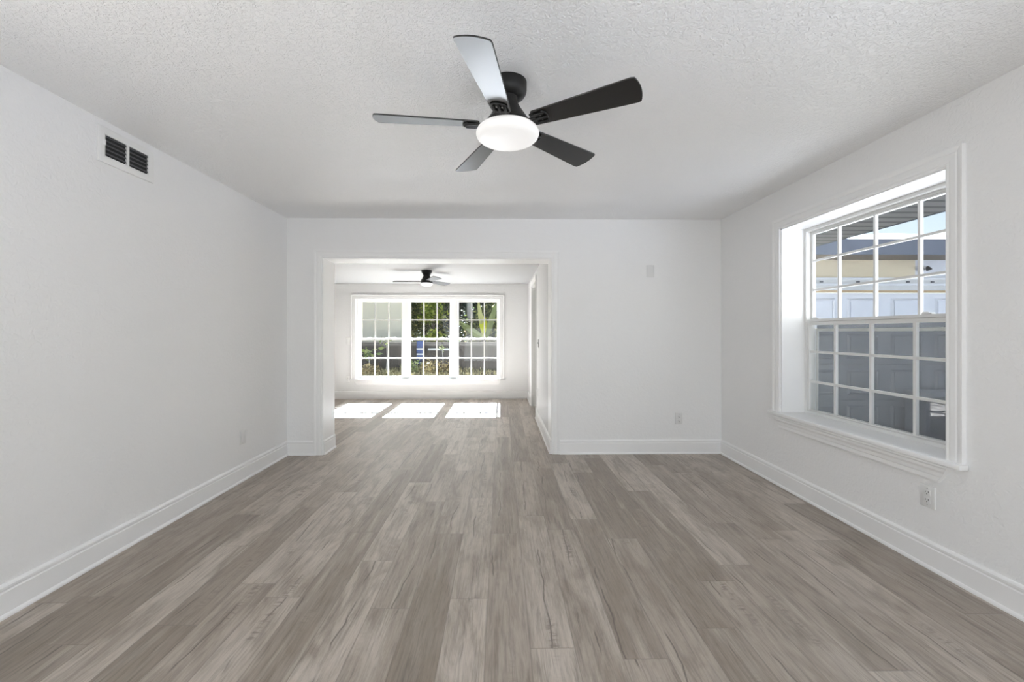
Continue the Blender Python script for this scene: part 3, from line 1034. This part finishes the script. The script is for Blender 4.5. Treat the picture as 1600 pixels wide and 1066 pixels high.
# blue chair, white rail, saplings and ground plants in the yard
M_BLUE = simple('blue_canvas', (.022, .038, .10), .6, .3, var=.15)
M_STRIPE = simple('white_stripe', (.75, .75, .74), .6)
bc = empty('garden_chair', (-2.74, 14.2, -.02), 'blue garden chair with white stripes in the yard', 'chair')
MB().box(-2.88, -2.62, 14.42, 14.46, .28, .98).build('backrest', M_BLUE, bc, bevel=.01)
MB().box(-2.88, -2.62, 14.05, 14.415, .24, .279).build('seat', M_BLUE, bc, bevel=.01)
for z in (.68, .50):
    MB().box(-2.875, -2.625, 14.412, 14.4195, z, z + .05).build('stripe', M_STRIPE, bc)
for x in (-2.86, -2.64):
    for y in (14.08, 14.44):
        MB().tube([(x, y, -.02), (x, y, .24)], .013, 8).build('leg', M_STRIPE, bc)
rl = empty('garden_rail', (-2.1, 14.4, -.02), 'low white wooden rail on posts before the fence', 'fence')
MB().box(-2.48, -1.75, 14.36, 14.44, .66, .73).build('rail', M_STRIPE, rl, bevel=.008)
for x in (-2.42, -1.80):
    MB().box(x - .03, x + .03, 14.37, 14.43, -.02, .6595).build('post', M_FENCE, rl)


def sapling(x, y, h, n, label, leaf, size, seed, rad):
    o = empty('sapling', (x, y, -.02), label, 'plant')
    MB().tube([(x, y, -.02), (x + .02, y, h * .5), (x - .01, y, h)], [.018, .014, .008], 8).build('stem', M_PALE, o, smooth=True)
    leaves(n, (x, y, h), (rad, rad, rad * .8), size, seed, shell=.1, droop=.2).build('foliage', LG[leaf], o)
    return o


sapling(-1.83, 13.2, .80, 18, 'thin pale stemmed sapling in the yard before the white rail', 'pale', .12, 21, .16)
sapling(-4.15, 13.3, .66, 34, 'young broadleaf plant with pale leaves outside the cream wall window', 'pale', .21, 22, .30)
sapling(-3.62, 13.4, .98, 24, 'tall young plant with white tipped leaves beside the far mullion', 'pale', .14, 23, .20)
for i, (x, y, sz, lf, lab) in enumerate([
        (-2.75, 13.0, .34, 'pale', 'low leafy green clump below the blue chair'),
        (-2.15, 12.8, .36, 'dry', 'dry brown leafy clump in the middle of the yard'),
        (-1.62, 12.9, .34, 'dry', 'dry leafy clump at the foot of the thin sapling'),
        (-3.9, 12.6, .26, 'dry', 'low dry clump beside the young broadleaf plant'),
        (-4.5, 12.8, .24, 'pale', 'low green clump at the window edge under the cream wall')]):
    o = tag(leaves(260, (x, y, -.02 + sz * .6), (.36, .28, sz * .8), .10, 40 + i, shell=.1, droop=-.3).build('ground_plant', LG[lf]), lab, 'plant')
gr = leaves(6000, (-2.9, 12.6, -.01), (3.3, 2.4, .07), .10, 60, shell=.0, droop=-.7, asp=.22)
tag(gr.build('grass', LG['straw']), 'dry grass and fallen leaves covering the yard', 'grass', kind='stuff')

# ------------------------------------------------------------------ outside, beyond the side window
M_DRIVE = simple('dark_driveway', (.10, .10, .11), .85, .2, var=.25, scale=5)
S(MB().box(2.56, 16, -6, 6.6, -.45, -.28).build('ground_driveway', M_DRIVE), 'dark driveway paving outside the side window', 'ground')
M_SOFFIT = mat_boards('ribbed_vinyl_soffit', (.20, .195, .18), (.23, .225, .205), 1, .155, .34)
ev = empty('side_eave', (3.1, 2, 2.27), 'ribbed tan soffit and dark edge of the eave over the side window', 'eave')
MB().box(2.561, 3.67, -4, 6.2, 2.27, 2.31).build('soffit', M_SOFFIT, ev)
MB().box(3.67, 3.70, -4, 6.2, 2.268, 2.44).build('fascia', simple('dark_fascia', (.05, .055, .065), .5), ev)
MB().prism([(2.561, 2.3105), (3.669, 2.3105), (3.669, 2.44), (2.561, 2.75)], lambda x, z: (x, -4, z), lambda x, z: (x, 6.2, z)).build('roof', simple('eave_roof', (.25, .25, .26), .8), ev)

GY = 6.23
M_CREAM2 = simple('cream_garage_wall', (.66, .57, .40), .75, .25, var=.05)
ga = empty('garage_building', (6, GY, -.28), 'cream garage wing with a broad slate blue fascia and white roof', 'building')
DX0, DX1, DTOP = 4.42, 8.4, 1.855
gw = MB()
gw.box(2.57, DX0, GY, GY + .2, -.28, 2.4)
gw.box(DX0, 6.19, GY, GY + .2, DTOP + .14, 2.4)
gw.build('wall', M_CREAM2, ga)
gw = MB()
gw.box(6.19, DX1, GY, GY + .2, DTOP + .14, 2.4)
gw.box(DX1, 11, GY, GY + .2, -.28, 2.4)
M_WHITEW = simple('pale_garage_wall', (.66, .67, .68), .7, .25, var=.04)
gw.build('pale_wall', M_WHITEW, ga)['label'] = 'pale grey wall section'
MB().box(3.75, 11.4, 5.72, 5.76, 2.335, 2.545).build('fascia', simple('slate_fascia', (.14, .15, .175), .6, .3, var=.25, scale=3), ga)
MB().box(3.75, 11.4, 5.76, GY, 2.345, 2.40).build('soffit', simple('brown_soffit', (.16, .13, .10), .8), ga)
MB().prism([(5.70, 2.546), (9.3, 3.45), (13, 2.546)], lambda y, z: (3.75, y, z), lambda y, z: (11.4, y, z)).build('roof', simple('white_metal_roof', (.55, .56, .58), .5, .4), ga)
for i in range(6):
    x = 4.3 + i * 1.35
    MB().prism([(5.75, 2.555), (9.25, 3.437), (9.25, 3.467), (5.75, 2.585)], lambda y, z: (x, y, z), lambda y, z: (x + .03, y, z)).build('roof_seam', M_WHITEW, ga)
# head trim: two level boards, a conduit and the tan stop strip
ht = MB()
ht.box(DX0 - .1, DX1 + .1, GY - .022, GY - .0005, DTOP + .035, DTOP + .22)
ht.build('head_trim', simple('white_head_trim', (.62, .61, .57), .6), ga)
ht = MB()
ht.box(DX0 - .1, DX1 + .1, GY - .034, GY - .0225, DTOP + .195, DTOP + .225)
ht.box(DX0 - .1, DX1 + .1, GY - .045, GY - .0225, DTOP + .105, DTOP + .135)
ht.build('ledge', M_STRIPE, ga)
ht = MB()
ht.box(DX0 - .1, DX1 + .1, GY - .018, GY - .0005, DTOP + .002, DTOP + .034)
ht.build('stop_strip', simple('tan_stop_strip', (.50, .36, .20), .7), ga)
for x in (4.75, 5.3, 6.05, 6.42):
    MB().box(x - .02, x + .02, GY - .042, GY - .0225, DTOP + .150, DTOP + .172).build('conduit_clip', M_LOUVER, ga)

gd = empty('garage_door', (6, GY, -.28), 'white raised panel garage door seen through the side window', 'garage door')
M_GDOOR = simple('white_garage_door', (.76, .765, .775), .5, .35, var=.03)
SEC = (DTOP + .28) / 4
for r_ in range(4):
    z0 = -.28 + r_ * SEC
    s_ = MB()
    s_.box(DX0, DX1, GY + .02, GY + .06, z0 + .002, z0 + SEC - .004)
    so_ = s_.build('section', M_GDOOR, gd)
    nx = 6
    pw = (DX1 - DX0) / nx
    for i in range(nx):
        x0 = DX0 + i * pw + .09
        x1 = DX0 + (i + 1) * pw - .09
        p_ = MB()
        p_.ring(x0 + .035, x1 - .035, z0 + .115, z0 + SEC - .115, [(0, -.0002), (.0, .016), (.010, .024), (.028, .006), (.035, -.0002)], pm_back(GY + .02))
        p_.box(x0 + .050, x1 - .050, GY + .008, GY + .0205, z0 + .130, z0 + SEC - .130)
        q_ = p_.build('panel', M_GDOOR, so_)
        q_.matrix_parent_inverse = Matrix.Identity(4)

sl_ = empty('security_light', (6.28, GY, 2.22), 'twin head security light on the pale garage wall', 'outdoor light')
MB().box(6.24, 6.32, GY - .03, GY - .0005, 2.185, 2.25).build('mount', M_STRIPE, sl_, bevel=.006)
for sx in (-1, 1):
    hd = MB()
    cx = 6.28 + sx * .045
    prof = [(.010, 0), (.022, .014), (.031, .040), (.034, .062), (.030, .064)]
    A = Matrix.Translation((cx, GY - .045, 2.245)) @ Matrix.Rotation(R(160), 4, 'X') @ Matrix.Rotation(R(sx * 14), 4, 'Y')
    tmp = MB().lathe(prof, (0, 0, 0), 20)
    hd.add([A @ Vector(p) for p in tmp.v], tmp.f)
    hd.build('lamp_head', M_STEEL, sl_, smooth=True)

bx_ = empty('storage_box', (6.6, 6.0, -.28), 'low grey storage box with a white lid before the garage door', 'storage box')
MB().box(5.98, 7.4, 5.86, 6.18, -.28, .285).build('body', simple('grey_plastic', (.30, .32, .36), .5), bx_, bevel=.01)
MB().box(5.955, 7.42, 5.84, 6.19, .2855, .335).build('lid', M_STRIPE, bx_, bevel=.008)
MB().box(5.955, 7.42, 5.90, 6.19, .3355, .42).build('lid_riser', simple('pale_lid', (.85, .86, .88), .4), bx_, bevel=.02)
